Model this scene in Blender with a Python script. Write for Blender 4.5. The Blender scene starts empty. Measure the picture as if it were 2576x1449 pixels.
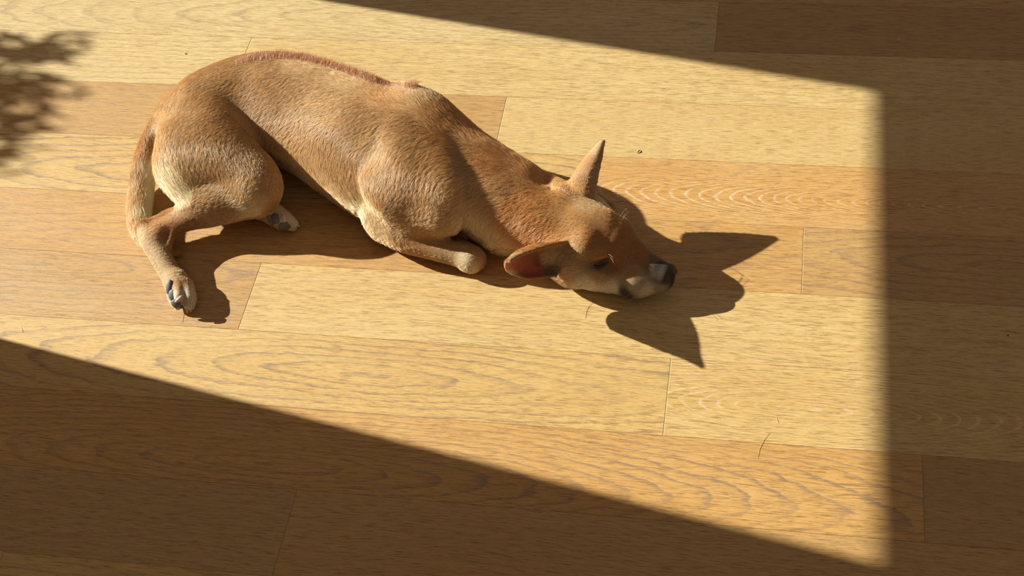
import bpy, math
import numpy as np
from mathutils import Matrix, Vector
from mathutils.bvhtree import BVHTree

rng = np.random.default_rng(7)
scn = bpy.context.scene
COL = scn.collection

# ------------------------------------------------------------------ camera
RC = np.array([[0.98420375, -0.05790927, 0.16730062],
               [0.15224682, 0.75913498, -0.63287833],
               [-0.09035423, 0.64835221, 0.75596]])
CP = np.array([0.65000051, -1.86988053, 1.58810675])
FPX, CX, CY = 3614.87, 1288.0, 724.5
cam = bpy.data.cameras.new('camera'); cob = bpy.data.objects.new('camera', cam); COL.objects.link(cob)
cam.sensor_width = 36; cam.lens = FPX / 2576 * 36; cam.clip_start = 0.05; cam.clip_end = 100
M = Matrix.Identity(4)
for i in range(3):
    for j in range(3): M[i][j] = RC[i, j]
    M[i][3] = CP[i]
cob.matrix_world = M
scn.camera = cob

# ------------------------------------------------------------------ light
SUN_AZ, SUN_EL = math.radians(-11.2), math.radians(27.5)
sd = Vector((math.cos(SUN_AZ) * math.cos(SUN_EL), math.sin(SUN_AZ) * math.cos(SUN_EL), -math.sin(SUN_EL)))
sl = bpy.data.lights.new('sun', 'SUN'); sl.energy = 10.6; sl.color = (0.97, 1.0, 0.88); sl.angle = math.radians(0.55)
so = bpy.data.objects.new('sun', sl); COL.objects.link(so)
so.rotation_euler = sd.to_track_quat('-Z', 'Y').to_euler(); so.location = (-3, 0.6, 2.5)
w = bpy.data.worlds.new('world'); scn.world = w; w.use_nodes = True
bg = w.node_tree.nodes['Background']; bg.inputs[0].default_value = (1.0, 0.83, 0.64, 1); bg.inputs[1].default_value = 0.215
scn.view_settings.view_transform = 'Standard'; scn.view_settings.look = 'None'
scn.view_settings.gamma = 1; scn.view_settings.exposure = 0.0; scn.view_settings.use_curve_mapping = False


def P(u, v, z=0.0):
    """point of the place at height z seen at (u, v)"""
    d = RC @ np.array([(u - CX) / FPX, -(v - CY) / FPX, -1.0])
    return CP + d * (z - CP[2]) / d[2]


# ------------------------------------------------------------------ node helpers
def new_mat(name):
    m = bpy.data.materials.new(name); m.use_nodes = True
    nt = m.node_tree
    return m, nt, nt.nodes['Principled BSDF']


class NB:
    def __init__(s, nt): s.nt = nt
    def n(s, t, **k):
        o = s.nt.nodes.new(t)
        for a, b in k.items(): setattr(o, a, b)
        return o
    def set(s, sock, v):
        if isinstance(v, bpy.types.NodeSocket): s.nt.links.new(v, sock)
        elif v is not None: sock.default_value = v
    def m(s, op, a, b=None, c=None, clamp=False):
        o = s.n('ShaderNodeMath', operation=op, use_clamp=clamp)
        for i, x in enumerate((a, b, c)): s.set(o.inputs[i], x)
        return o.outputs[0]
    def vm(s, op, a, b=None):
        o = s.n('ShaderNodeVectorMath', operation=op); s.set(o.inputs[0], a)
        if b is not None: s.set(o.inputs[1], b)
        return o.outputs[0]
    def noise(s, vec, scale, detail=2.0, rough=0.5, dist=0.0, color=False):
        o = s.n('ShaderNodeTexNoise'); s.set(o.inputs['Vector'], vec)
        o.inputs['Scale'].default_value = scale; o.inputs['Detail'].default_value = detail
        o.inputs['Roughness'].default_value = rough; o.inputs['Distortion'].default_value = dist
        return o.outputs['Color' if color else 0]
    def mix(s, f, a, b, mode='MIX'):
        o = s.n('ShaderNodeMix', data_type='RGBA', blend_type=mode)
        s.set(o.inputs[0], f); s.set(o.inputs[6], a); s.set(o.inputs[7], b)
        return o.outputs[2]
    def rng(s, v, a, b, c=0.0, d=1.0, smooth=True):
        o = s.n('ShaderNodeMapRange', interpolation_type='SMOOTHSTEP' if smooth else 'LINEAR')
        for i, x in enumerate((v, a, b, c, d)): s.set(o.inputs[i], x)
        return o.outputs[0]
    def xyz(s, x, y, z):
        o = s.n('ShaderNodeCombineXYZ')
        for i, q in enumerate((x, y, z)): s.set(o.inputs[i], q)
        return o.outputs[0]


# ------------------------------------------------------------------ floor
PW = 0.13


def floor_material():
    m, nt, b = new_mat('oak_planks'); k = NB(nt)
    pos = k.n('ShaderNodeTexCoord').outputs['Object']
    tone = k.n('ShaderNodeAttribute', attribute_name='tone').outputs['Color']
    f1 = k.n('ShaderNodeAttribute', attribute_name='fig').outputs['Vector']     # x0, y0, slope
    f2 = k.n('ShaderNodeAttribute', attribute_name='fig2').outputs['Vector']    # density, strength, seed
    f3 = k.n('ShaderNodeAttribute', attribute_name='fig3').outputs['Color']     # ring colour multiplier
    s1 = k.n('ShaderNodeSeparateXYZ'); k.set(s1.inputs[0], f1)
    s2 = k.n('ShaderNodeSeparateXYZ'); k.set(s2.inputs[0], f2)
    sp = k.n('ShaderNodeSeparateXYZ'); k.set(sp.inputs[0], pos)
    X, Y = sp.outputs[0], sp.outputs[1]
    seed = s2.outputs[2]
    base = k.vm('ADD', pos, k.xyz(k.m('MULTIPLY', seed, 7.31), k.m('MULTIPLY', seed, 3.7), 0.0))
    lv = k.vm('MULTIPLY', base, (2.2, 9.0, 1.0))
    warp = k.m('SUBTRACT', k.noise(lv, 1.0, 3.0, 0.55), 0.5)
    wv2 = k.vm('MULTIPLY', base, (16.0, 42.0, 1.0))
    warp2 = k.m('SUBTRACT', k.noise(wv2, 1.0, 3.0, 0.6), 0.5)
    dx = k.m('MULTIPLY', k.m('SUBTRACT', X, s1.outputs[0]), s1.outputs[2])
    dy = k.m('SUBTRACT', Y, s1.outputs[1])
    r = k.m('SQRT', k.m('ADD', k.m('MULTIPLY', dx, dx), k.m('ADD', k.m('MULTIPLY', dy, dy), 0.00002)))
    ph = k.m('ADD', k.m('MULTIPLY', r, s2.outputs[0]), k.m('ADD', k.m('MULTIPLY', warp, 2.9), k.m('MULTIPLY', warp2, 0.75)))
    fr = k.m('FRACT', ph)
    line = k.m('MULTIPLY', k.rng(fr, 0.62, 0.92), k.rng(fr, 1.0, 0.93))
    # fibre dashes along the board, following the figure a little
    fy = k.m('ADD', Y, k.m('MULTIPLY', r, 0.0))
    fv = k.xyz(k.m('MULTIPLY', k.m('ADD', X, seed), 42.0), k.m('MULTIPLY', k.m('ADD', fy, k.m('MULTIPLY', warp, 0.03)), 900.0), seed)
    fib = k.noise(fv, 1.0, 3.0, 0.65)
    fv2 = k.xyz(k.m('MULTIPLY', k.m('ADD', X, seed), 110.0), k.m('MULTIPLY', k.m('ADD', Y, k.m('MULTIPLY', warp, 0.03)), 2300.0), seed)
    fib2 = k.noise(fv2, 1.0, 2.0, 0.6)
    pores = k.rng(fib, 0.50, 0.30)
    lights = k.rng(fib, 0.52, 0.72)
    brk = k.rng(k.noise(k.vm('MULTIPLY', base, (60.0, 420.0, 1.0)), 1.0, 2.0, 0.6), 0.38, 0.6)
    patch = k.rng(k.noise(k.vm('MULTIPLY', base, (5.0, 16.0, 1.0)), 1.0, 2.0), 0.3, 0.62)
    rl = k.m('MULTIPLY', k.m('MULTIPLY', line, k.m('MULTIPLY_ADD', brk, 0.75, 0.25)), k.m('MULTIPLY', s2.outputs[1], k.m('MULTIPLY_ADD', patch, 0.7, 0.3)))
    c = k.mix(k.m('MULTIPLY', fr, 0.22), tone, k.mix(1.0, tone, (0.80, 0.72, 0.60, 1), 'MULTIPLY'))
    cloud = k.rng(k.noise(k.vm('MULTIPLY', base, (3.0, 12.0, 1.0)), 1.0, 3.0), 0.3, 0.7)
    c = k.mix(k.m('MULTIPLY', cloud, 0.5), c, k.mix(1.0, c, (0.90, 0.80, 0.66, 1), 'MULTIPLY'))
    c = k.mix(k.m('MULTIPLY', pores, 0.95), c, k.mix(1.0, c, (0.50, 0.40, 0.28, 1), 'MULTIPLY'))
    c = k.mix(k.m('MULTIPLY', k.rng(fib2, 0.48, 0.3), 0.6), c, k.mix(1.0, c, (0.6, 0.5, 0.38, 1), 'MULTIPLY'))
    c = k.mix(k.m('MULTIPLY', lights, 0.75), c, k.mix(1.0, c, (1.22, 1.22, 1.25, 1), 'MULTIPLY'))
    c = k.mix(k.m('MULTIPLY', rl, 1.15, clamp=True), c, f3)
    nt.links.new(c, b.inputs['Base Color'])
    b.inputs['Roughness'].default_value = 0.47
    b.inputs['Specular IOR Level'].default_value = 0.6
    bp = k.n('ShaderNodeBump'); bp.inputs['Strength'].default_value = 0.35; bp.inputs['Distance'].default_value = 0.0012
    h = k.m('SUBTRACT', k.m('MULTIPLY', lights, 0.5), k.m('ADD', pores, k.m('MULTIPLY', rl, 0.4)))
    k.set(bp.inputs['Height'], h); nt.links.new(bp.outputs[0], b.inputs['Normal'])
    return m


def mesh_obj(name, verts, faces, mat=None, parent=None, smooth=False):
    me = bpy.data.meshes.new(name); me.from_pydata([tuple(map(float, v)) for v in verts], [], [tuple(map(int, f)) for f in faces])
    if smooth: me.polygons.foreach_set('use_smooth', np.ones(len(me.polygons), bool))
    me.update()
    if mat: me.materials.append(mat)
    o = bpy.data.objects.new(name, me); COL.objects.link(o)
    if parent: o.parent = parent
    return o


def build_floor():
    # joints per row (row k lies between seam k and k+1, seam k at y = -k*PW)
    px = {-1: [(1803, 70)], 0: [(628, 107)], 1: [(1262, 300)], 2: [(1505, 400)], 3: [(2019, 655)], 4: [(628, 745)],
          5: [(1678, 995)], 6: [(2323, 1255)], 7: [(716, 1340)]}
    joints = {kk: [P(*q)[0] for q in v] for kk, v in px.items()}
    pale, tan, orange, brown, light = (0.58, 0.375, 0.145), (0.50, 0.295, 0.115), (0.56, 0.305, 0.100), (0.44, 0.255, 0.100), (0.60, 0.41, 0.18)
    dk, wh = (0.27, 0.165, 0.10), (0.66, 0.50, 0.34)
    def fg(u, v, slope, dens, st, col): q = P(u, v); return (q[0], q[1], slope, dens, st, col)
    look = {  # (row, index): tone, figure
        (-1, 0): ((.60, .44, .22), fg(1450, 55, .10, 110, .5, dk)), (-1, 1): (brown, fg(2450, 80, .13, 45, .25, dk)),
        (0, 0): ((.61, .44, .21), fg(380, 90, .10, 80, .5, dk)), (0, 1): ((.60, .42, .19), fg(2600, 40, .05, 60, .12, dk)),
        (1, 0): (tan, fg(200, 520, .03, 60, .15, dk)), (1, 1): (light, fg(2300, 150, .05, 80, .2, wh)),
        (2, 0): (pale, fg(560, 440, .14, 85, .95, dk)), (2, 1): (orange, fg(2500, 525, .12, 400, .9, wh)),
        (3, 0): ((.53, .30, .108), fg(40, 500, .09, 60, .45, dk)), (3, 1): (tan, fg(2560, 670, .15, 80, .95, dk)),
        (4, 0): (tan, fg(60, 660, .12, 90, .8, dk)), (4, 1): (light, fg(1200, 990, .02, 60, .15, dk)),
        (5, 0): (pale, fg(950, 945, .12, 75, .9, dk)), (5, 1): (pale, fg(2050, 1030, .17, 220, .8, wh)),
        (6, 0): ((.55, .312, .108), fg(640, 1165, .13, 125, .95, dk)), (6, 1): (brown, fg(2600, 1400, .1, 60, .2, dk)),
        (7, 0): ((.47, .285, .12), fg(300, 1500, .05, 70, .3, dk)), (7, 1): (tan, fg(1500, 1100, .03, 60, .15, dk)),
    }
    verts, faces, att = [], [], []
    bd = 0.0007
    x_lo, x_hi = -1.40, 2.6
    for row in range(-9, 20):
        y1, y0 = -row * PW, -(row + 1) * PW
        js = joints.get(row)
        if js is None:
            js = [rng.uniform(-0.6, 0.6)]
        edges = [x_lo] + sorted(js) + [x_hi]
        # boards are at most ~1.9 m long
        e2 = [edges[0]]
        for e in edges[1:]:
            while e - e2[-1] > 2.3: e2.append(e2[-1] + 1.5)
            e2.append(e)
        for i in range(len(e2) - 1):
            xa, xb = e2[i], e2[i + 1]
            key = (row, i)
            if key in look: tn, fgv = look[key]
            else:
                tn = [pale, tan, orange, brown, light][rng.integers(5)]
                fgv = (rng.uniform(xa, xb), (y0 + y1) / 2 + rng.uniform(-.08, .08), rng.uniform(.04, .14), rng.uniform(55, 90), rng.uniform(.2, .7), dk)
            sdv = float(rng.uniform(0, 9))
            # bevelled board: top face, four bevels (end bevels wider than the side ones)
            ex, ey = 0.0010, 0.0003
            b0 = len(verts)
            verts += [(xa, y0, -bd), (xb, y0, -bd), (xb, y1, -bd), (xa, y1, -bd),
                      (xa + ex, y0 + ey, 0), (xb - ex * .5, y0 + ey, 0), (xb - ex * .5, y1 - ey, 0), (xa + ex, y1 - ey, 0)]
            faces += [(b0 + 4, b0 + 5, b0 + 6, b0 + 7), (b0, b0 + 1, b0 + 5, b0 + 4), (b0 + 1, b0 + 2, b0 + 6, b0 + 5),
                      (b0 + 2, b0 + 3, b0 + 7, b0 + 6), (b0 + 3, b0, b0 + 4, b0 + 7)]
            att += [(tn, fgv, sdv)] * 5
    b0 = len(verts)
    verts += [(x_lo, -20 * PW, -.012), (x_hi, -20 * PW, -.012), (x_hi, 9 * PW, -.012), (x_lo, 9 * PW, -.012)]
    faces.append((b0, b0 + 1, b0 + 2, b0 + 3)); att.append(((.1, .06, .03), (0, 0, .1, 50, 0, dk), 0))
    o = mesh_obj('floor', verts, faces, floor_material()); o['kind'] = 'structure'
    me = o.data
    for nm, fn in (('tone', lambda a: (*a[0], 1)), ('fig', lambda a: (a[1][0], a[1][1], a[1][2], 1)),
                   ('fig2', lambda a: (a[1][3], a[1][4], a[2], 1)), ('fig3', lambda a: (*a[1][5], 1))):
        at = me.attributes.new(nm, 'FLOAT_COLOR', 'CORNER')
        arr = np.array([fn(att[pl.index]) for pl in me.polygons for _ in range(pl.loop_total)], np.float32)
        at.data.foreach_set('color', arr.ravel())
    return o


build_floor()


# ------------------------------------------------------------------ window wall (left of the frame)
def build_wall():
    m, nt, b = new_mat('painted_plaster'); k = NB(nt)
    k.set(b.inputs['Base Color'], k.mix(k.noise(k.n('ShaderNodeTexCoord').outputs['Object'], 40, 3), (.78, .74, .68, 1), (.82, .78, .72, 1)))
    b.inputs['Roughness'].default_value = .8
    x1, x0 = -1.05, -1.11
    tz = math.tan(SUN_EL) / math.cos(SUN_AZ)
    ta = math.tan(-SUN_AZ)
    a = P(1700, 148); c = P(800, 1056); h = P(2198, 800)
    Y1 = a[1] + (a[0] - x1) * ta + (x1 - x0) * ta
    Y0 = c[1] + (c[0] - x1) * ta
    Z1 = (h[0] - x1) * tz + (x1 - x0) * tz
    ya, yb, zt = -2.6, 1.17, 2.5
    V, F = [], []
    def box(y0, y1, z0, z1):
        n = len(V)
        for x in (x0, x1):
            V.extend([(x, y0, z0), (x, y1, z0), (x, y1, z1), (x, y0, z1)])
        F.extend([(n, n+3, n+2, n+1), (n+4, n+5, n+6, n+7), (n, n+1, n+5, n+4), (n+1, n+2, n+6, n+5), (n+2, n+3, n+7, n+6), (n+3, n, n+4, n+7)])
    box(ya, Y0, 0, zt); box(Y1, yb, 0, zt); box(Y0, Y1, Z1, zt)
    o = mesh_obj('wall_left', V, F, m); o['kind'] = 'structure'


build_wall()

# ------------------------------------------------------------------ dog: one continuous surface from blended volumes
H = 0.0021
class Field:
    def __init__(s, lo, hi):
        s.lo = np.array(lo, float); s.n = np.ceil((np.array(hi) - s.lo) / H).astype(int) + 1
        s.f = np.full(s.n, 0.06, np.float32)
    def region(s, plo, phi):
        a = np.maximum(np.floor((plo - s.lo) / H).astype(int), 0); b = np.minimum(np.ceil((phi - s.lo) / H).astype(int) + 1, s.n)
        ax = [(s.lo[i] + H * np.arange(a[i], b[i])).astype(np.float32) for i in range(3)]
        g = np.stack(np.meshgrid(*ax, indexing='ij'), -1)
        return tuple(slice(a[i], b[i]) for i in range(3)), g
    def add(s, sl, d, k, sub=False):
        f = s.f[sl]
        if sub:
            d = -d; h = np.maximum(k - np.abs(f - d), 0) / k; s.f[sl] = np.maximum(f, d) + h * h * k * .25
        else:
            h = np.maximum(k - np.abs(f - d), 0) / k; s.f[sl] = np.minimum(f, d) - h * h * k * .25
    def cone(s, a, ra, b, rb, k=.01, sub=False):
        a, b = np.array(a), np.array(b); mg = max(ra, rb) + 0.045
        sl, g = s.region(np.minimum(a, b) - mg, np.maximum(a, b) + mg)
        ab = (b - a).astype(np.float32); t = np.clip(((g - a.astype(np.float32)) @ ab) / (ab @ ab), 0, 1)
        d = np.linalg.norm(g - (a.astype(np.float32) + t[..., None] * ab), axis=-1) - (ra + (rb - ra) * t)
        s.add(sl, d, k, sub)
    def chain(s, pts, k=.012):
        A = np.array([[*p[0], p[1]] for p in pts]); n = len(A)
        t = np.linspace(0, n - 1, (n - 1) * 5 + 1); i = np.clip(t.astype(int), 0, n - 2); f = (t - i)[:, None]
        g_ = lambda j: A[np.clip(j, 0, n - 1)]
        p0, p1, p2, p3 = g_(i - 1), g_(i), g_(i + 1), g_(i + 2)
        if n > 2: A = .5 * (2 * p1 + (p2 - p0) * f + (2 * p0 - 5 * p1 + 4 * p2 - p3) * f**2 + (3 * p1 - p0 - 3 * p2 + p3) * f**3)
        mg = A[:, 3].max() + 0.045
        sl, g = s.region(A[:, :3].min(0) - mg, A[:, :3].max(0) + mg); best = np.full(g.shape[:-1], 1.0, np.float32)
        for p, q in zip(A[:-1], A[1:]):
            a = p[:3].astype(np.float32); ab = (q[:3] - p[:3]).astype(np.float32)
            t = np.clip(((g - a) @ ab) / (ab @ ab), 0, 1)
            best = np.minimum(best, np.linalg.norm(g - (a + t[..., None] * ab), axis=-1) - (p[3] + (q[3] - p[3]) * t).astype(np.float32))
        s.add(sl, best, k)
    def ell(s, c, ax, up, r, k=.015, sub=False):
        """ellipsoid: ax = direction of r[0], up = hint for r[2]"""
        c = np.array(c); x = np.array(ax, float); x /= np.linalg.norm(x)
        z = np.array(up, float); z -= x * (z @ x); z /= np.linalg.norm(z); y = np.cross(z, x)
        mg = max(r) + 0.04
        sl, g = s.region(c - mg, c + mg)
        q = (g - c.astype(np.float32)) @ np.stack([x, y, z], 1).astype(np.float32)
        r = np.array(r, np.float32)
        k0 = np.linalg.norm(q / r, axis=-1); k1 = np.linalg.norm(q / r / r, axis=-1) + 1e-6
        s.add(sl, k0 * (k0 - 1) / k1, k, sub)
    def blur(s, r):
        for _ in range(2):
            for ax in range(3):
                c = np.cumsum(np.concatenate([np.repeat(np.take(s.f, [0], ax), r + 1, ax), s.f, np.repeat(np.take(s.f, [-1], ax), r, ax)], ax), axis=ax, dtype=np.float64)
                n = s.f.shape[ax]
                s.f = ((np.take(c, np.arange(2 * r + 1, 2 * r + 1 + n), ax) - np.take(c, np.arange(0, n), ax)) / (2 * r + 1)).astype(np.float32)
    def sheet(s, rows, th, k=.006):
        """thin curved flap through a grid of points"""
        G = np.array(rows, float)
        for axs in (0, 1):
            n = G.shape[axs]; t = np.linspace(0, n - 1, (n - 1) * 3 + 1); i = np.clip(t.astype(int), 0, n - 2); f = t - i
            g = lambda j: np.take(G, np.clip(j, 0, n - 1), axis=axs)
            sh = [1, 1, 1]; sh[axs] = -1; f = f.reshape(sh)
            p0, p1, p2, p3 = g(i - 1), g(i), g(i + 1), g(i + 2)
            G = .5 * (2 * p1 + (p2 - p0) * f + (2 * p0 - 5 * p1 + 4 * p2 - p3) * f**2 + (3 * p1 - p0 - 3 * p2 + p3) * f**3)
        sl, g = s.region(G.min((0, 1)) - .014, G.max((0, 1)) + .014)
        shp = g.shape[:-1]; g = g.reshape(-1, 3); best = np.full(len(g), 1.0, np.float32)
        tris = []
        for i in range(G.shape[0] - 1):
            for j in range(G.shape[1] - 1):
                a, b, c, d = G[i, j], G[i + 1, j], G[i + 1, j + 1], G[i, j + 1]
                tris += [(a, b, c), (a, c, d)]
        for a, b, c in tris:
            if np.linalg.norm(np.cross(b - a, c - a)) < 1e-10: continue
            m = np.all((g > np.minimum(np.minimum(a, b), c) - .012) & (g < np.maximum(np.maximum(a, b), c) + .012), 1)
            if not m.any(): continue
            p = g[m]; n = np.cross(b - a, c - a); n /= np.linalg.norm(n)
            inside = np.ones(len(p), bool); dd = np.full(len(p), 1.0)
            for u, v in ((a, b), (b, c), (c, a)):
                e = v - u; w_ = p - u
                inside &= (np.cross(e, w_) @ n) >= 0
                t = np.clip((w_ @ e) / max(e @ e, 1e-12), 0, 1)
                dd = np.minimum(dd, np.linalg.norm(w_ - t[:, None] * e, axis=1))
            dd = np.where(inside, np.abs((p - a) @ n), dd)
            best[m] = np.minimum(best[m], dd)
        s.add(sl, best.reshape(shp) - th, k)

    def mesh(s):
        f = s.f.copy()
        zs = s.lo[2] + H * np.arange(s.n[2]); 
        f = np.maximum(f, (0.0008 - zs)[None, None, :].astype(np.float32))
        f[0] = f[-1] = 0.05; f[:, 0] = f[:, -1] = 0.05; f[:, :, 0] = f[:, :, -1] = 0.05
        ins = f < 0
        nx, ny, nz = s.n - 1
        cs = np.zeros((nx, ny, nz), np.int8)
        for i in (0, 1):
            for j in (0, 1):
                for l in (0, 1): cs += ins[i:i + nx, j:j + ny, l:l + nz]
        act = (cs > 0) & (cs < 8); idx = np.argwhere(act)
        vid = np.full((nx, ny, nz), -1, np.int64); vid[act] = np.arange(len(idx))
        acc = np.zeros((len(idx), 3)); cnt = np.zeros(len(idx))
        for axs in range(3):
            o1, o2 = [a for a in range(3) if a != axs]
            for p in (0, 1):
                for q in (0, 1):
                    A = idx.copy(); A[:, o1] += p; A[:, o2] += q; B = A.copy(); B[:, axs] += 1
                    fa, fb = f[tuple(A.T)], f[tuple(B.T)]
                    m = (fa < 0) != (fb < 0); t = np.where(m, fa / np.where(m, fa - fb, 1), 0)
                    pt = A.astype(float); pt[:, axs] += t
                    acc[m] += pt[m]; cnt[m] += 1
        V = s.lo + H * (acc / cnt[:, None])
        faces = []
        for axs in range(3):
            o1, o2 = (axs + 1) % 3, (axs + 2) % 3
            sa = [slice(None)] * 3; sb = [slice(None)] * 3; sa[axs] = slice(0, -1); sb[axs] = slice(1, None)
            a, b = ins[tuple(sa)], ins[tuple(sb)]
            for flip, e in ((False, a & ~b), (True, ~a & b)):
                I = np.argwhere(e)
                I = I[(I[:, o1] > 0) & (I[:, o2] > 0)]
                def at(d1, d2):
                    J = I.copy(); J[:, o1] -= d1; J[:, o2] -= d2; return vid[tuple(J.T)]
                q = np.stack([at(1, 1), at(0, 1), at(0, 0), at(1, 0)], 1)
                if flip: q = q[:, ::-1]
                faces.append(q)
        return V, np.concatenate(faces)


F = Field((-0.37, -0.69, -0.008), (0.58, -0.12, 0.200))
ZUP = np.array([0, 0, 1.0])
def R_(u, v, z, r): return (P(u, v, z), r)

# trunk and neck
F.chain([R_(505, 304, .070, .065), R_(585, 270, .076, .074), R_(690, 256, .079, .079), R_(820, 295, .081, .084), R_(950, 353, .085, .088),
         R_(1050, 388, .084, .083), R_(1150, 436, .077, .067), R_(1250, 490, .070, .061), R_(1345, 542, .062, .052)], .02)
F.chain([R_(700, 300, .070, .066), R_(780, 350, .062, .060), R_(850, 402, .058, .058), R_(950, 455, .058, .064), R_(1020, 480, .055, .060)], .03)   # belly and brisket
F.cone(P(465, 322, .070), .042, P(510, 308, .073), .062, .03)
F.cone(P(700, 222, .118), .030, P(930, 268, .128), .032, .03)           # back muscle beside the spine
F.ell(P(1056, 282, .132), P(1100, 335, .130) - P(1000, 250, .132), ZUP, (.055, .03, .034), .03)    # withers
F.cone(P(1180, 480, .055), .055, P(1270, 560, .045), .045, .03)         # throat and ruff
F.chain([R_(1080, 305, .116, .030), R_(1182, 392, .097, .030), R_(1290, 462, .080, .032), R_(1370, 490, .068, .028)], .03)
F.blur(3)
# hollow of the flank in front of the thigh, dip behind the skull
F.ell(P(628, 292, .156), P(690, 385, .14) - P(575, 205, .155), ZUP, (.075, .022, .020), .03, sub=True)
F.ell(P(1385, 470, .108), P(1400, 540, .1) - P(1375, 430, .1), ZUP, (.030, .013, .012), .03, sub=True)
# shoulder blade and upper arm
SH = Field(F.lo, F.lo + H * (F.n - 1))
SH.ell(P(1032, 400, .122), P(1080, 520, .096) - P(1010, 280, .150), ZUP, (.085, .046, .040), .02)
SH.ell(P(985, 470, .096), P(1050, 540, .082) - P(950, 400, .112), ZUP, (.058, .044, .036), .025)
SH.chain([R_(1056, 328, .131, .027), R_(1100, 398, .121, .034), R_(1120, 468, .106, .038), R_(1115, 528, .080, .038)], .025)
SH.chain([R_(1105, 525, .070, .038), R_(1040, 548, .057, .036), R_(965, 540, .046, .029)], .02)
SH.ell(P(958, 535, .046), P(925, 510, .050) - P(1000, 560, .040), ZUP, (.033, .027, .028), .02)
SH.blur(2)
m_ = .008
h_ = np.maximum(m_ - np.abs(F.f - SH.f), 0) / m_; F.f = np.minimum(F.f, SH.f) - h_ * h_ * m_ * .25
# forearm, wrist and folded paw
F.chain([R_(970, 568, .036, .026), R_(1020, 600, .034, .0215), R_(1090, 622, .030, .0190), R_(1150, 640, .026, .0180), R_(1184, 654, .024, .0180)], .010)
F.chain([R_(1184, 652, .022, .0175), R_(1165, 628, .016, .013), R_(1140, 605, .012, .012)], .012)
# other foreleg folded beneath the chest, its paw coming out past the head
F.chain([R_(1060, 500, .035, .03), R_(1120, 540, .024, .018), R_(1190, 575, .018, .015)], .012)
F.chain([R_(1380, 470, .018, .017), R_(1460, 492, .016, .015), R_(1510, 512, .014, .0135)], .010)
F.cone(P(1500, 506, .015), .009, P(1536, 520, .012), .0075, .004)
F.cone(P(1495, 518, .014), .009, P(1530, 534, .010), .0075, .004)
# thigh
TH = Field(F.lo, F.lo + H * (F.n - 1))
TH.ell(P(518, 358, .091), P(610, 450, .086) - P(465, 270, .095), ZUP, (.088, .066, .047), .02)
TH.ell(P(475, 405, .078), P(500, 470, .068) - P(440, 320, .088), ZUP, (.062, .044, .046), .03)
TH.chain([R_(545, 370, .090, .046), R_(600, 425, .083, .043), R_(642, 470, .074, .036)], .03)
TH.ell(P(650, 448, .078), P(672, 500, .070) - P(630, 400, .086), ZUP, (.046, .031, .032), .02)
TH.chain([R_(450, 425, .068, .034), R_(478, 478, .058, .028), R_(520, 512, .050, .024)], .025)
TH.blur(3)
TH.ell(P(540, 300, .100), P(600, 400, .1) - P(500, 230, .1), ZUP, (.05, .03, .04), .03)
# calf, tendon, hock, metatarsus
TH.chain([R_(638, 490, .058, .036), R_(575, 510, .050, .031), R_(520, 533, .042, .023), R_(455, 563, .036, .0145), R_(405, 588, .033, .0145)], .02)
TH.ell(P(540, 503, .052), P(600, 490, .058) - P(470, 530, .045), ZUP, (.050, .026, .026), .02)
TH.chain([R_(480, 532, .043, .013), R_(400, 573, .033, .010)], .010)
TH.chain([R_(500, 512, .048, .010), R_(430, 537, .038, .0075), R_(362, 572, .034, .0088)], .008)
TH.chain([R_(360, 574, .034, .0100), R_(380, 602, .030, .0165), R_(402, 642, .026, .0165), R_(426, 685, .021, .0160), R_(444, 715, .019, .017)], .010)
TH.cone(P(405, 585, .034), .0145, P(390, 612, .029), .016, .008)
TH.chain([R_(455, 572, .038, .006), R_(436, 588, .036, .0065), R_(424, 622, .031, .006)], .006)
TH.blur(1)
m_ = .016
h_ = np.maximum(m_ - np.abs(F.f - TH.f), 0) / m_; F.f = np.minimum(F.f, TH.f) - h_ * h_ * m_ * .25
del SH, TH


def hind_paw(toes, palm):
    F.chain(palm, .008)
    for t in toes: F.chain(t, .0035)


hind_paw([[R_(450, 712, .027, .0095), R_(450, 742, .028, .0078), R_(450, 757, .023, .0068)],
          [R_(464, 712, .024, .0100), R_(475, 745, .023, .0082), R_(473, 768, .017, .0068)],
          [R_(470, 716, .016, .0100), R_(482, 748, .015, .0078), R_(480, 770, .010, .0062)],
          [R_(438, 715, .016, .0100), R_(434, 745, .016, .0085), R_(446, 768, .012, .0070)]],
         [R_(444, 706, .020, .0170), R_(452, 730, .018, .0165), R_(460, 748, .015, .0140)])
# far hind foot showing below the belly
F.chain([R_(600, 500, .030, .020), R_(660, 528, .022, .0165), R_(690, 540, .020, .0150)], .01)
hind_paw([[R_(700, 530, .026, .0090), R_(725, 548, .026, .0078), R_(740, 562, .020, .0065)],
          [R_(690, 532, .028, .0080), R_(708, 545, .030, .0068), R_(714, 556, .026, .0055)],
          [R_(700, 548, .014, .0090), R_(724, 566, .012, .0078), R_(738, 572, .010, .0060)]],
         [R_(690, 542, .020, .0150), R_(708, 556, .018, .0140)])
# tail
F.chain([R_(432, 290, .080, .022), R_(400, 325, .068, .0180), R_(380, 365, .052, .0175), R_(364, 412, .038, .0180), R_(356, 465, .026, .0185), R_(350, 520, .020, .0180),
         R_(352, 570, .018, .0160), R_(375, 608, .015, .0130), R_(415, 630, .012, .0100), R_(452, 634, .009, .0060)], .012)

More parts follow.
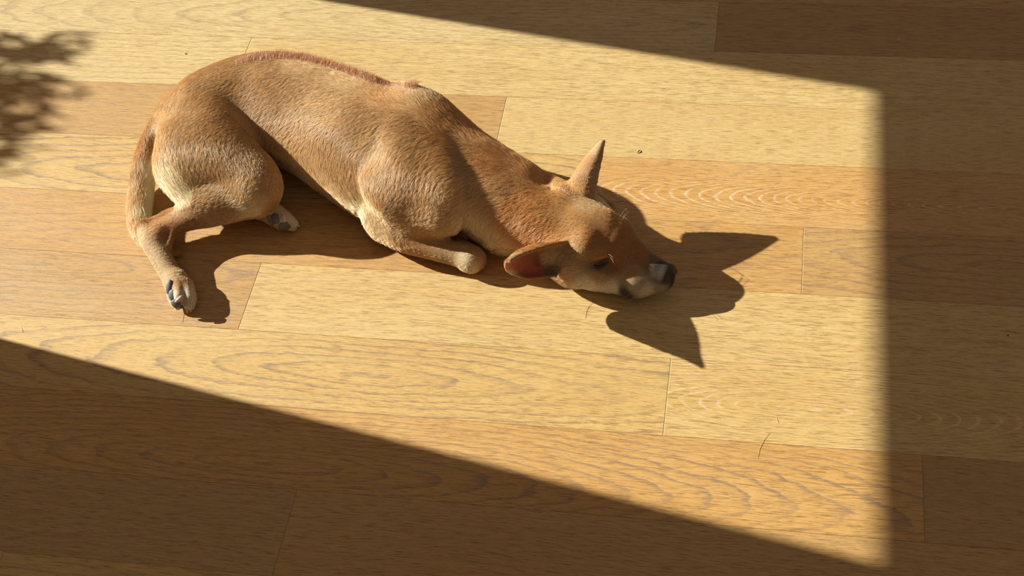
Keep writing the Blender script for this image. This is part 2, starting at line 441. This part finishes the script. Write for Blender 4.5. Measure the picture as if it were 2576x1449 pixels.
# head
hx = P(1690, 684, .05) - P(1370, 556, .075); hx /= np.linalg.norm(hx)
hl = np.cross(ZUP, hx); hl /= np.linalg.norm(hl)                        # towards the far side
HD = Field((0.26, -0.66, -0.008), (0.575, -0.33, 0.18))
HD.lo = F.lo + H * np.round((HD.lo - F.lo) / H); 
HD.ell(P(1435, 566, .064), hx, ZUP, (.064, .051, .044), .02)
HD.ell(P(1405, 550, .062), hx, ZUP, (.050, .049, .042), .02)
HD.cone(P(1448, 652, .042), .038, P(1500, 664, .040), .034, .02)        # near cheek and jaw
HD.cone(P(1420, 640, .045), .036, P(1448, 652, .042), .038, .02)
HD.cone(P(1480, 560, .045), .040, P(1530, 590, .045), .030, .02)        # far cheek
HD.cone(P(1485, 588, .066), .040, P(1540, 608, .060), .034, .02)
HD.cone(P(1540, 612, .056), .032, P(1580, 638, .046), .026, .015)        # forehead to stop
HD.cone(P(1560, 640, .044), .028, P(1668, 686, .037), .0155, .012)       # bridge
HD.cone(P(1520, 672, .032), .032, P(1600, 700, .028), .027, .014)       # upper lip
HD.cone(P(1600, 703, .030), .025, P(1662, 706, .031), .0175, .012)
HD.cone(P(1500, 694, .020), .020, P(1560, 712, .016), .016, .010)       # lower jaw
HD.cone(P(1520, 570, .080), .020, P(1556, 582, .070), .014, .018)       # far brow
HD.cone(P(1478, 618, .079), .019, P(1510, 638, .072), .012, .015)       # near brow
HD.ell(P(1524, 666, .062), hx, ZUP, (.016, .010, .009), .010, sub=True) # near eye socket
HD.ell(P(1582, 602, .058), hx, ZUP, (.015, .009, .009), .010, sub=True) # far eye socket
HD.cone(P(1507, 656, .062), .0090, P(1522, 662, .059), .0085, .004)      # closed lid
HD.cone(P(1570, 737, .006), .006, P(1548, 741, .004), .006, .005, sub=True)
# blend head into neck
o_ = np.round((HD.lo - F.lo) / H).astype(int); sl_ = tuple(slice(o_[i], o_[i] + HD.n[i]) for i in range(3))
sub_ = F.f[sl_]; hf = HD.f[tuple(slice(0, sub_.shape[i]) for i in range(3))]
m_ = .03; h_ = np.maximum(m_ - np.abs(sub_ - hf), 0) / m_; F.f[sl_] = np.minimum(sub_, hf) - h_ * h_ * m_ * .25
del HD
# ears
F.sheet([[P(1494, 492, .096), P(1470, 488, .104), P(1430, 476, .100), P(1440, 452, .088), P(1480, 446, .080)],
         [P(1502, 445, .110), P(1480, 440, .118), P(1448, 440, .112), P(1462, 418, .100), P(1500, 416, .096)],
         [P(1512, 398, .124), P(1499, 395, .128), P(1482, 392, .124), P(1492, 380, .118), P(1512, 382, .116)],
         [P(1519, 356, .135), P(1517, 355, .136), P(1515, 355, .136), P(1516, 354, .135), P(1519, 355, .134)]], .0023)
F.sheet([[P(1424, 608, .088), P(1410, 622, .082), P(1408, 652, .068), P(1404, 680, .058), P(1400, 692, .056)],
         [P(1366, 622, .113), P(1352, 616, .098), P(1350, 660, .072), P(1358, 686, .056), P(1368, 696, .056)],
         [P(1312, 640, .130), P(1304, 632, .112), P(1300, 666, .084), P(1312, 690, .066), P(1325, 700, .064)],
         [P(1284, 655, .140), P(1277, 654, .130), P(1272, 667, .108), P(1275, 680, .086), P(1290, 690, .074)]], .0020)

DV, DF = F.mesh()
del F


def smooth(V, Fq, n, lam=.5):
    e = np.concatenate([Fq[:, [0, 1]], Fq[:, [1, 2]], Fq[:, [2, 3]], Fq[:, [3, 0]]])
    cnt = np.bincount(e.ravel(), minlength=len(V)).astype(float)
    for i in range(n):
        for l in (lam, -lam * 1.02):
            s_ = np.stack([np.bincount(e[:, 0], V[e[:, 1], c], len(V)) + np.bincount(e[:, 1], V[e[:, 0], c], len(V)) for c in range(3)], 1)
            V = V + l * (s_ / cnt[:, None] - V)
    return V


DV = smooth(DV, DF, 6)
dog = mesh_obj('dog', DV, DF, None, None, True)
dog['label'] = 'short-haired tan dog lying asleep on its side on the sunlit oak floor'
dog['category'] = 'dog'
BVH = BVHTree.FromPolygons(DV.tolist(), DF.tolist())
def hit(u, v):
    d = RC @ np.array([(u - CX) / FPX, -(v - CY) / FPX, -1.0]); d /= np.linalg.norm(d)
    r = BVH.ray_cast(Vector(CP), Vector(d))
    return r

# ------------------------------------------------------------------ coat: colour, lie and length of the hair
T_, L_, C_, R2, W_, D_ = (.49, .30, .145), (.58, .38, .20), (.70, .54, .34), (.50, .26, .105), (.74, .63, .48), (.045, .035, .032)
HEAD_, RED_ = (.50, .25, .085), (.42, .185, .065)
AN = [  # u, v, lie of the hair (du, dv), length mm, colour
    (520, 175, -9, 3, 12, T_), (640, 160, -10, 1, 12, T_), (760, 160, -10, -3, 12, T_), (880, 200, -10, -4, 12, T_), (980, 245, -9, -5, 13, R2),
    (600, 215, -9, 4, 12, T_), (700, 230, -10, 3, 12, T_), (820, 260, -10, 1, 12, L_), (900, 320, -9, 3, 12, T_), (740, 330, -9, 5, 12, L_),
    (840, 400, -7, 7, 12, T_), (800, 450, -6, 8, 13, L_), (893, 519, -3, 9, 14, C_), (865, 475, -4, 9, 12, T_), (830, 480, -4, 9, 12, L_), (900, 450, -5, 8, 12, T_),
    (440, 235, -6, 8, 11, L_), (410, 280, -5, 9, 11, L_), (500, 250, -8, 6, 11, T_), (560, 300, -7, 6, 11, T_), (460, 330, -6, 6, 9, T_),
    (405, 375, -1, 9, 14, L_), (420, 440, 1, 9, 17, C_), (455, 490, 3, 8, 15, C_), (480, 400, -2, 9, 11, L_), (560, 400, 0, 9, 11, T_),
    (640, 400, 3, 9, 9, T_), (690, 450, -2, 9, 8, T_), (620, 470, -6, 7, 10, L_), (640, 530, -9, 3, 8, C_), (560, 520, -9, 3, 7, T_), (520, 500, -9, 3, 8, L_),
    (470, 540, -9, 4, 5, R2), (400, 560, -9, 4, 5, R2), (430, 590, -5, 7, 4, RED_), (350, 580, 1, 9, 5, L_), (385, 620, 4, 9, 5, T_), (410, 665, 4, 9, 5, T_), (445, 690, 4, 9, 5, L_),
    (450, 715, 3, 9, 4, R2), (475, 735, 1, 9, 3, W_), (488, 750, -1, 9, 3, W_), (455, 745, 1, 9, 3, W_),
    (390, 320, -4, 9, 10, T_), (360, 370, -3, 9, 12, R2), (345, 430, -2, 9, 14, T_), (330, 500, -1, 9, 16, L_), (330, 560, 1, 9, 16, L_),
    (380, 420, 0, 9, 20, (.8, .66, .46)), (376, 480, 0, 9, 24, (.8, .66, .46)), (370, 530, 1, 9, 22, (.8, .66, .46)), (352, 470, 0, 9, 15, L_),
    (1060, 240, -7, -5, 13, T_), (1000, 330, -8, 2, 13, T_), (960, 400, -7, 6, 12, L_), (950, 340, -8, 3, 12, L_), (1060, 380, -7, 5, 13, T_), (1100, 300, -8, -3, 15, R2),
    (1000, 450, -5, 8, 12, L_), (930, 510, -4, 7, 9, L_), (1000, 520, -6, 6, 11, T_), (1080, 480, -4, 8, 12, L_), (1110, 550, -7, 5, 10, L_),
    (1020, 580, -6, 4, 8, T_), (940, 570, 3, 7, 7, L_), (1050, 615, 8, 4, 5, R2), (1120, 635, 8, 4, 5, T_), (1180, 660, 6, 5, 4, C_), (1195, 640, 6, 5, 5, T_),
    (1180, 330, -8, -3, 18, R2), (1150, 400, -9, 3, 17, T_), (1190, 470, -9, 5, 19, L_), (1180, 550, -6, 8, 19, C_), (1230, 600, -5, 8, 20, C_), (1265, 635, -4, 8, 20, C_),
    (1240, 420, -9, 0, 20, R2), (1260, 480, -9, 2, 19, T_), (1320, 440, -9, -2, 16, R2), (1300, 540, -8, 5, 17, HEAD_), (1340, 600, -7, 6, 13, HEAD_),
    (1370, 500, -9, 1, 14, HEAD_), (1420, 520, -9, -2, 7, HEAD_), (1450, 560, -9, 0, 6, HEAD_), (1400, 590, -9, 3, 7, HEAD_), (1470, 510, -8, -4, 6, T_),
    (1530, 550, -9, -4, 5, HEAD_), (1500, 600, -9, 0, 5, RED_), (1560, 610, -9, -4, 3.5, RED_), (1620, 645, -9, -3, 2.5, RED_), (1660, 668, -9, -4, 2, (.07, .052, .042)), (1645, 652, -9, -4, 2, (.24, .15, .09)), (1672, 672, -9, -4, 2, (.08, .07, .062)),
    (1690, 660, -9, -4, 1.5, D_), (1695, 700, -9, 0, 1.5, D_), (1670, 700, -9, 1, 2, (.10, .065, .045)),
    (1510, 645, -9, 1, 4, HEAD_), (1512, 665, -9, 0, 2.5, (.10, .055, .03)), (1450, 640, -9, 3, 7, T_), (1430, 690, -9, 4, 8, L_), (1480, 715, -9, 3, 6, W_), (1540, 725, -9, 3, 4, W_), (1510, 695, -9, 1, 5, T_),
    (1570, 737, -9, 2, 2, D_), (1590, 690, -9, 1, 3, T_), (1630, 735, -9, 2, 3, W_), (1600, 720, -9, 2, 3, (.5, .40, .28)), (1660, 728, -9, 2, 2.5, (.40, .33, .25)), (1550, 660, -9, 0, 3, RED_),
    (1450, 455, 3, -9, 5, R2), (1480, 410, 3, -9, 4, R2), (1510, 370, 3, -9, 3, L_), (1500, 430, 2, -9, 4, L_), (1440, 470, -3, -8, 7, HEAD_),
    (1320, 625, -8, 3, 6, HEAD_), (1295, 640, -8, 4, 4, T_), (1370, 612, -9, 2, 6, HEAD_), (1325, 672, -6, 1, 1.2, (.60, .16, .10)), (1300, 672, -6, 1, 1.2, (.60, .16, .10)), (1345, 678, -6, 1, 1.2, (.60, .16, .10)), (1295, 662, -6, 1, 1.2, (.60, .16, .10)), (1318, 650, -6, 1, 2, (.50, .18, .10)), (1350, 665, -7, 1, 3, (.30, .11, .07)),  # near ear's inside: pink skin, painted redder for sunlight glowing through the flap
    (1385, 650, -8, 2, 9, L_), (1390, 680, -8, 3, 7, (.22, .13, .07)), (1290, 688, -6, 3, 2, C_),
    (685, 525, 6, 6, 4, R2), (720, 535, 6, 6, 3, W_), (742, 558, 5, 7, 3, W_), (670, 545, 6, 3, 4, L_), (1530, 520, 8, 4, 3, C_),
]
ap, ad, al, ac = [], [], [], []
for u, v, du, dv, ln, c in AN:
    r = hit(u, v)
    if r[0] is None: continue
    p = np.array(r[0])
    if any(np.linalg.norm(p - q) < 1e-4 for q in ap): continue
    q = P(u + du, v + dv, p[2]) - P(u, v, p[2])
    ap.append(p); ad.append(q / np.linalg.norm(q)); al.append(ln * .001); ac.append(c)
ap, ad, al, ac = map(np.array, (ap, ad, al, ac))


def field(pts):
    out = []
    for i in range(0, len(pts), 20000):
        d2 = ((pts[i:i + 20000, None, :] - ap[None]) ** 2).sum(-1) + 2e-5
        w_ = d2 ** -2.2; w_ /= w_.sum(1, keepdims=True)
        out.append(np.concatenate([w_ @ ad, (w_ @ al)[:, None], w_ @ ac], 1))
    return np.concatenate(out)


VA = field(DV)
me = dog.data
at = me.attributes.new('tone', 'FLOAT_COLOR', 'POINT')
at.data.foreach_set('color', np.concatenate([VA[:, 4:7] * .78, np.ones((len(VA), 1))], 1).astype(np.float32).ravel())
m, nt, b = new_mat('dog_skin'); k = NB(nt)
tn = k.n('ShaderNodeAttribute', attribute_name='tone').outputs['Color']
nz = k.noise(k.n('ShaderNodeTexCoord').outputs['Object'], 900, 4, .7)
nt.links.new(k.mix(k.rng(nz, .35, .65), tn, k.mix(1.0, tn, (.55, .48, .42, 1), 'MULTIPLY')), b.inputs['Base Color'])
b.inputs['Roughness'].default_value = .7; b.inputs['Specular IOR Level'].default_value = .25
# thin ears let some light through
thin = np.zeros(len(DV))
for e, rr in ((P(1305, 668, .092), .034), (P(1500, 405, .122), .028)):
    thin = np.maximum(thin, np.clip(1.6 - np.linalg.norm(DV - e, axis=1) / rr, 0, 1))
at = me.attributes.new('thin', 'FLOAT', 'POINT'); at.data.foreach_set('value', thin.astype(np.float32))
nt.links.new(k.n('ShaderNodeAttribute', attribute_name='thin').outputs['Fac'], b.inputs['Subsurface Weight'])
b.inputs['Subsurface Radius'].default_value = (1.0, .28, .18); b.inputs['Subsurface Scale'].default_value = .006
me.materials.append(m)

# hairs
nrm = np.zeros(len(DV) * 3, np.float32); me.vertex_normals.foreach_get('vector', nrm); nrm = nrm.reshape(-1, 3).astype(float)
q0 = DV[DF]
fa = np.linalg.norm(np.cross(q0[:, 2] - q0[:, 0], q0[:, 3] - q0[:, 1]), axis=1) / 2
fl = VA[DF[:, 0], 3]
fa = fa * (q0[:, 0, 2] > .003) * np.where(fl < .0018, 0.35, 1.0) * np.clip(.011 / np.maximum(fl, .002), .6, 5.5)
NH = 760000
fi = rng.choice(len(DF), NH, p=fa / fa.sum())
a_, b_ = rng.random((NH, 1)), rng.random((NH, 1))
def bil(A): 
    A = A[DF[fi]]
    return (A[:, 0] * (1 - a_) + A[:, 1] * a_) * (1 - b_) + (A[:, 3] * (1 - a_) + A[:, 2] * a_) * b_
root = bil(DV); nn = bil(nrm); nn /= np.linalg.norm(nn, axis=1, keepdims=True); att = bil(VA)
ln = att[:, 3] * rng.uniform(.65, 1.15, NH)
def wave(p, f, s):
    r_ = np.random.default_rng(s); o = np.zeros(len(p))
    for i in range(5):
        kx = r_.normal(size=3); kx *= f * r_.uniform(.6, 1.6) / np.linalg.norm(kx)
        o += np.sin(p @ kx + r_.uniform(0, 6.28))
    return o / 5 ** .5
d = att[:, :3] - nn * (att[:, :3] * nn).sum(1, keepdims=True)
dl = np.linalg.norm(d, axis=1, keepdims=True)
flat_ = np.stack([d[:, 0] * 0 - .6, d[:, 0] * 0 - .4, d[:, 0] * 0 - .7], 1); flat_ -= nn * (flat_ * nn).sum(1, keepdims=True)
d = np.where(dl < .12, flat_, d); d /= np.linalg.norm(d, axis=1, keepdims=True) + 1e-9
side = np.cross(nn, d)
clump = wave(root, 1100, 1) * .13 + wave(root, 420, 2) * .08 + rng.normal(0, .10, NH)
lift = np.clip(.15 + wave(root, 900, 3) * .05 + rng.normal(0, .05, NH), .03, .6)
d = d + side * clump[:, None]; d /= np.linalg.norm(d, axis=1, keepdims=True)


def make_hair(name, root, d, nn, ln, lift, col, r0, parent, label=None):
    n = len(root); S = np.array([0, .33, .68, 1.0])
    pts = root[:, None] - nn[:, None] * .0006 + (d[:, None] * S[None, :, None] * .97 + nn[:, None] * (lift[:, None] * (S * (1.25 - .45 * S))[None])[..., None]) * ln[:, None, None]
    pts[..., 2] = np.maximum(pts[..., 2], .0006)
    cu = bpy.data.hair_curves.new(name); cu.add_curves([4] * n)
    cu.position_data.foreach_set('vector', pts.astype(np.float32).ravel())
    ra = cu.attributes.new('radius', 'FLOAT', 'POINT') if 'radius' not in cu.attributes else cu.attributes['radius']
    ra.data.foreach_set('value', (np.array([1, .95, .7, .25])[None] * np.broadcast_to(r0, (n,))[:, None]).astype(np.float32).ravel())
    ca = cu.attributes.new('tone', 'FLOAT_COLOR', 'CURVE')
    ca.data.foreach_set('color', np.concatenate([col, np.ones((n, 1))], 1).astype(np.float32).ravel())
    o = bpy.data.objects.new(name, cu); COL.objects.link(o); o.parent = parent; o['kind'] = 'stuff'
    if label: o['label'] = label
    cu.materials.append(HM)
    return o


HM, nt, b = new_mat('dog_hair'); k = NB(nt)
tn = k.n('ShaderNodeAttribute', attribute_name='tone').outputs['Color']
nt.links.new(tn, b.inputs['Base Color'])
b.inputs['Roughness'].default_value = .36; b.inputs['Specular IOR Level'].default_value = .6
vis = np.clip(1 + wave(root, 380, 5) * .06 + wave(root, 1500, 6) * .09 + rng.normal(0, .13, NH), .55, 1.5)
col = np.clip(att[:, 4:7] * vis[:, None] * np.array([1.30, 1.30, 1.26]), 0, .95)
make_hair('fur', root, d, nn, ln, lift, col, .00009 + .00004 * rng.random(NH), dog)

# ridge of hair standing up along the spine
path = np.array([(592, 152), (640, 140), (700, 134), (760, 140), (820, 155), (880, 176), (930, 193), (975, 204), (1010, 208), (1046, 213)], float)
NR = 9000
t = rng.random(NR) * (len(path) - 1); i = t.astype(int); f = (t - i)[:, None]
uv = path[i] * (1 - f) + path[np.minimum(i + 1, len(path) - 1)] * f
uv[:, 1] += 4 + np.abs(rng.normal(0, 5, NR))
rt, rn, rd, rl = [], [], [], []
for (u, v), tt in zip(uv, t):
    if tt > 7 and rng.random() < .6: continue
    r = hit(u, v)
    if r[0] is None: continue
    p = np.array(r[0]); n_ = np.array(r[1])
    q = P(u + 4, v - 9, p[2]) - P(u, v, p[2]); q /= np.linalg.norm(q)
    rt.append(p); rn.append(n_); rd.append(q); rl.append(.011 * (max(.35, min(1, .45 + tt * .5, .45 + (7 - tt) * .5)) if tt < 8 else min(1.15, .35 + (tt - 8) * 1.4)) * rng.uniform(.7, 1.15))
rt, rn, rd, rl = map(np.array, (rt, rn, rd, rl))
rd -= rn * (rd * rn).sum(1, keepdims=True) * .6
rd += rng.normal(0, .20, rd.shape); rd /= np.linalg.norm(rd, axis=1, keepdims=True)
make_hair('back_ridge', rt, rd, rn, rl, np.full(len(rt), .55), np.array((.55, .24, .09))[None] * rng.uniform(.8, 1.2, (len(rt), 1)), .00012, dog, 'reddish ridge of hair standing up along the spine')


# ------------------------------------------------------------------ small parts
def simple(name, col, rough, spec=.5):
    m, nt, b = new_mat(name); k = NB(nt)
    nz = k.noise(k.n('ShaderNodeTexCoord').outputs['Object'], 700, 3)
    nt.links.new(k.mix(k.m('MULTIPLY', nz, .8), (*col, 1), (*[c * .6 for c in col], 1)), b.inputs['Base Color'])
    b.inputs['Roughness'].default_value = rough; b.inputs['Specular IOR Level'].default_value = spec
    bp = k.n('ShaderNodeBump'); bp.inputs['Strength'].default_value = .3; bp.inputs['Distance'].default_value = .0004
    k.set(bp.inputs['Height'], nz); nt.links.new(bp.outputs[0], b.inputs['Normal'])
    return m


PADM, NOSEM, EYEM, CLAWM, WHM = (simple('pad_skin', (.13, .12, .125), .6), simple('nose_skin', (.028, .026, .028), .38), simple('eye_surface', (.012, .008, .006), .15),
                                 simple('claw_horn', (.62, .42, .34), .4), simple('whisker_hair', (.35, .28, .2), .4))


def blob(name, c, X, Y, Z, mat, parent, shape=None, n=20):
    """rounded lump with half-axis vectors X, Y, Z; shape(x, y, z) may bend it"""
    V, F_ = [], []
    for i in range(n + 1):
        th = math.pi * i / n
        for j in range(2 * n):
            ph = math.pi * j / n
            p = np.array([math.sin(th) * math.cos(ph), math.sin(th) * math.sin(ph), math.cos(th)])
            if shape: p = shape(p)
            V.append(c + X * p[0] + Y * p[1] + Z * p[2])
    for i in range(n):
        for j in range(2 * n):
            F_.append((i * 2 * n + j, (i + 1) * 2 * n + j, (i + 1) * 2 * n + (j + 1) % (2 * n), i * 2 * n + (j + 1) % (2 * n)))
    return mesh_obj(name, V, F_, mat, parent, True)


def tube(name, pts, radii, mat, parent, n=8):
    pts = [np.array(p, float) for p in pts]; V, F_ = [], []
    for i, p in enumerate(pts):
        t = pts[min(i + 1, len(pts) - 1)] - pts[max(i - 1, 0)]; t /= np.linalg.norm(t)
        a = np.cross(t, (0.31, .2, .9)); a /= np.linalg.norm(a); b2 = np.cross(t, a)
        for j in range(n):
            an = 2 * math.pi * j / n; V.append(p + radii[i] * (a * math.cos(an) + b2 * math.sin(an)))
    for i in range(len(pts) - 1):
        for j in range(n): F_.append((i * n + j, i * n + (j + 1) % n, (i + 1) * n + (j + 1) % n, (i + 1) * n + j))
    F_.append(tuple(range(n - 1, -1, -1))); F_.append(tuple((len(pts) - 1) * n + j for j in range(n)))
    return mesh_obj(name, V, F_, mat, parent, True)


def pad(u, v, ru, rv, ang, th=.0032, name='paw_pad', mat=None):
    r = hit(u, v)
    if r[0] is None: return
    c = np.array(r[0]); n_ = np.array(r[1]); vd = CP - c; wn = .45 if u < 500 else .1; n_ = n_ * (1 - wn) + wn * vd / np.linalg.norm(vd); n_ /= np.linalg.norm(n_); sc_ = np.linalg.norm(P(u + 1, v, c[2]) - P(u, v, c[2]))
    x = P(u + math.cos(ang), v + math.sin(ang), c[2]) - P(u, v, c[2]); x -= n_ * (x @ n_); x /= np.linalg.norm(x); y = np.cross(n_, x)
    blob(name, c + n_ * .0002, x * ru * sc_, y * rv * sc_ * 1.1, n_ * th, mat or PADM, dog)


for a in ((426, 722, 9, 17, .12), (434, 742, 11, 13, .2), (443, 764, 13, 11, .5), (456, 770, 7, 6, 0),
          (679, 549, 7, 19, -.45), (693, 550, 13, 12, .3), (720, 567, 21, 13, .45)):
    pad(*a)


def claw(u0, v0, z0, u1, v1, z1, r=.0026):
    a, b2 = P(u0, v0, z0), P(u1, v1, z1); mid = (a + b2) / 2 + np.array([0, 0, .001])
    tube('claw', [a, a * .7 + mid * .3, mid, mid * .4 + b2 * .6, b2], [r * .8, r, r * .85, r * .6, r * .2], CLAWM, dog)


claw(471, 770, .016, 471, 788, .012); claw(478, 770, .009, 481, 785, .007); 
for u0, v0, u1, v1 in ((458, 746, 444, 758), (711, 542, 716, 556)):
    ra_, rb_ = hit(u0, v0), hit(u1, v1)
    a, b2 = np.array(ra_[0]) + np.array(ra_[1]) * .0012, np.array(rb_[0]) + np.array(rb_[1]) * .0045
    mid = (a + b2) / 2 + np.array(ra_[1]) * .002
    tube('claw', [a, a * .6 + mid * .4, mid, mid * .4 + b2 * .6, b2], [.0024, .0034, .0033, .0026, .0009], CLAWM, dog, 12)
claw(446, 768, .012, 452, 779, .008)
claw(741, 562, .018, 754, 570, .014); claw(736, 571, .010, 746, 577, .006)

# nose leather with nostrils, eye slit
nc = P(1680, 684, .0375); nl = hl
nose = blob('nose', nc, hx * .0135, nl * .0150, np.cross(hx, nl) * .0125, NOSEM, dog,
            lambda p: np.array([p[0] * (1.0 if p[0] < 0 else .85), p[1] * (1 - .12 * max(0, -p[2])), p[2]]))
up_ = np.cross(hx, nl)
for sgn in (-1, 1):
    c = nc + hx * .0095 + nl * sgn * .0072 - up_ * .002
    blob('nostril', c, hx * .0022, nl * .0032, up_ * .0024, EYEM, nose, n=8)
pts = []
for u, v in ((1494, 667), (1501, 670), (1510, 670.5), (1519, 667), (1530, 659)):
    r = hit(u, v); pts.append(np.array(r[0]) + np.array(r[1]) * .0002)
tube('eye', pts, [.0006, .0014, .0018, .0016, .0007], EYEM, dog, 10)
blob('eye', P(1577, 604, .060), hx * .007, nl * .0035, up_ * .0035, EYEM, dog, n=8)

for (u, v, du, dv, z1) in ((1590, 722, -30, 22, .008), (1600, 726, -42, 26, .006), (1612, 728, -34, 30, .004), (1622, 716, -50, 26, .012), (1606, 712, -52, 18, .014), (1636, 722, -38, 34, .004),
                           (1531, 641, 12, 22, .078), (1528, 637, 14, 18, .080), (1560, 545, 14, -20, .080), (1566, 552, 18, -22, .084), (1568, 548, 6, -24, .082),
                           (1470, 712, -44, 20, .010), (1462, 706, -30, 24, .006)):
    r = hit(u, v)
    if r[0] is None: continue
    a = np.array(r[0]); z1 = max(z1, .002); b2 = P(u + du, v + dv, z1); mid = (a + b2) / 2 + np.array(r[1]) * .006
    tube('whisker', [a - np.array(r[1]) * .001, a * .5 + mid * .5, mid, mid * .5 + b2 * .5, b2], [.00028, .00026, .0002, .00015, .00006], WHM, dog, 5)

# ------------------------------------------------------------------ crumbs and shed hairs on the boards
def thing(o, label, cat, group=None):
    o['label'] = label; o['category'] = cat
    if group: o['group'] = group


HUSK = simple('dry_husk', (.16, .10, .05), .7); LOOSE = simple('shed_hair', (.62, .44, .22), .4)
thing(tube('plant_husk', [P(1602, 385, .001), P(1607, 380, .002), P(1611, 377, .001)], [.0004, .0010, .0003], HUSK, None), 'small dark dry husk on the pale board above the upright ear', 'husk')
thing(blob('crumb', P(467, 135, .0008), np.array([.0019, 0, 0]), np.array([0, .0012, 0]), np.array([0, 0, .0009]), HUSK, None, n=6), 'tiny dark crumb on the sunlit board left of the dog\'s back', 'crumb')
thing(blob('crumb', P(2536, 843, .0007), np.array([.0013, 0, 0]), np.array([0, .0013, 0]), np.array([0, 0, .0008]), HUSK, None, n=6), 'tiny dark crumb on the shaded boards near the right edge', 'crumb')
thing(blob('crumb', P(2260, 100, .0007), np.array([.0008, 0, 0]), np.array([0, .0022, 0]), np.array([0, 0, .0007]), simple('pale_fleck', (.8, .7, .5), .7), None, n=6), 'tiny pale fleck on the dark shaded board at the upper right', 'crumb')
for pts, lab in (([(1493, 758), (1480, 770), (1473, 785), (1471, 802)], 'fine curved shed hair on the floor just below the dog\'s jaw'),
                 ([(1935, 1088), (1922, 1105), (1910, 1128), (1905, 1152)], 'long curved shed hair on the sunlit orange board, lower right'),
                 ([(460, 765), (461, 790), (459, 800), (457, 812)], 'short shed hair on the floor below the hind paw'),
                 ([(1952, 1050), (1955, 1056), (1957, 1064)], 'short bright shed hair on the sunlit board, lower right'),
                 ([(52, 822), (55, 830), (57, 838)], 'short pale shed hair on the board near the left edge')):
    thing(tube('shed_hair', [P(u, v, .0008) for u, v in pts], [.00012] + [.0002] * (len(pts) - 2) + [.0001], LOOSE, None, 5), lab, 'hair')

# ------------------------------------------------------------------ shrub outside the window whose shade falls on the boards at the left
m, nt, b = new_mat('leaf_green'); b.inputs['Base Color'].default_value = (.06, .12, .03, 1); b.inputs['Roughness'].default_value = .5
V, F_ = [], []
SDv = np.array(sd)
def leafy(u, v, n, spr, dist):
    g = P(u, v)
    for _ in range(n):
        t = dist * rng.uniform(.9, 1.15)
        c = g - SDv * t + rng.normal(0, 1, 3) * np.array([.03, spr, spr * .6])
        if c[0] > -1.14: c[0] = -1.14 - rng.random() * .1
        ax = rng.normal(size=3); ax[0] *= .4; ax /= np.linalg.norm(ax); s2 = np.cross(ax, rng.normal(size=3)); s2 /= np.linalg.norm(s2); n3 = np.cross(ax, s2)
        L_len, wd = rng.uniform(.025, .045), rng.uniform(.006, .009); i0 = len(V)
        for tt in (0, .35, .7, 1):
            ww = wd * math.sin(math.pi * (tt * .86 + .07)); q = c + ax * L_len * tt + n3 * .004 * math.sin(tt * 3)
            V.extend([q - s2 * ww, q + s2 * ww])
        for j in range(3): F_.append((i0 + 2 * j, i0 + 2 * j + 1, i0 + 2 * j + 3, i0 + 2 * j + 2))
for (u, v, n, spr) in ((20, 105, 40, .012), (100, 115, 30, .012), (150, 140, 26, .012), (60, 150, 34, .014), (190, 130, 10, .01), (20, 195, 34, .013), (70, 205, 20, .012), (130, 212, 24, .008),
                       (40, 235, 30, .012), (90, 262, 22, .012), (15, 265, 24, .012), (110, 290, 10, .01), (20, 320, 26, .010), (70, 328, 16, .010), (15, 400, 24, .018), (50, 370, 10, .015), (-60, 180, 80, .04), (-60, 330, 80, .04), (-120, 260, 100, .06)):
    leafy(u - 22, v, max(4, int(n * .5)), spr, 1.9)
sh = mesh_obj('shrub', V, F_, m)
for u, v in ((-60, 120), (-50, 200), (-60, 260), (-60, 330)):
    a = P(-160, 560) - SDv * 1.9; a[2] = .02; b2 = P(u + 100, v) - SDv * 1.9
    mid = (a + b2) / 2 + np.array([-.05, 0, .03])
    tube('stem', [a, mid, b2], [.005, .003, .001], m, sh)
sh['label'] = 'leafy shrub outside the window on the left casting dappled shade'; sh['category'] = 'shrub'
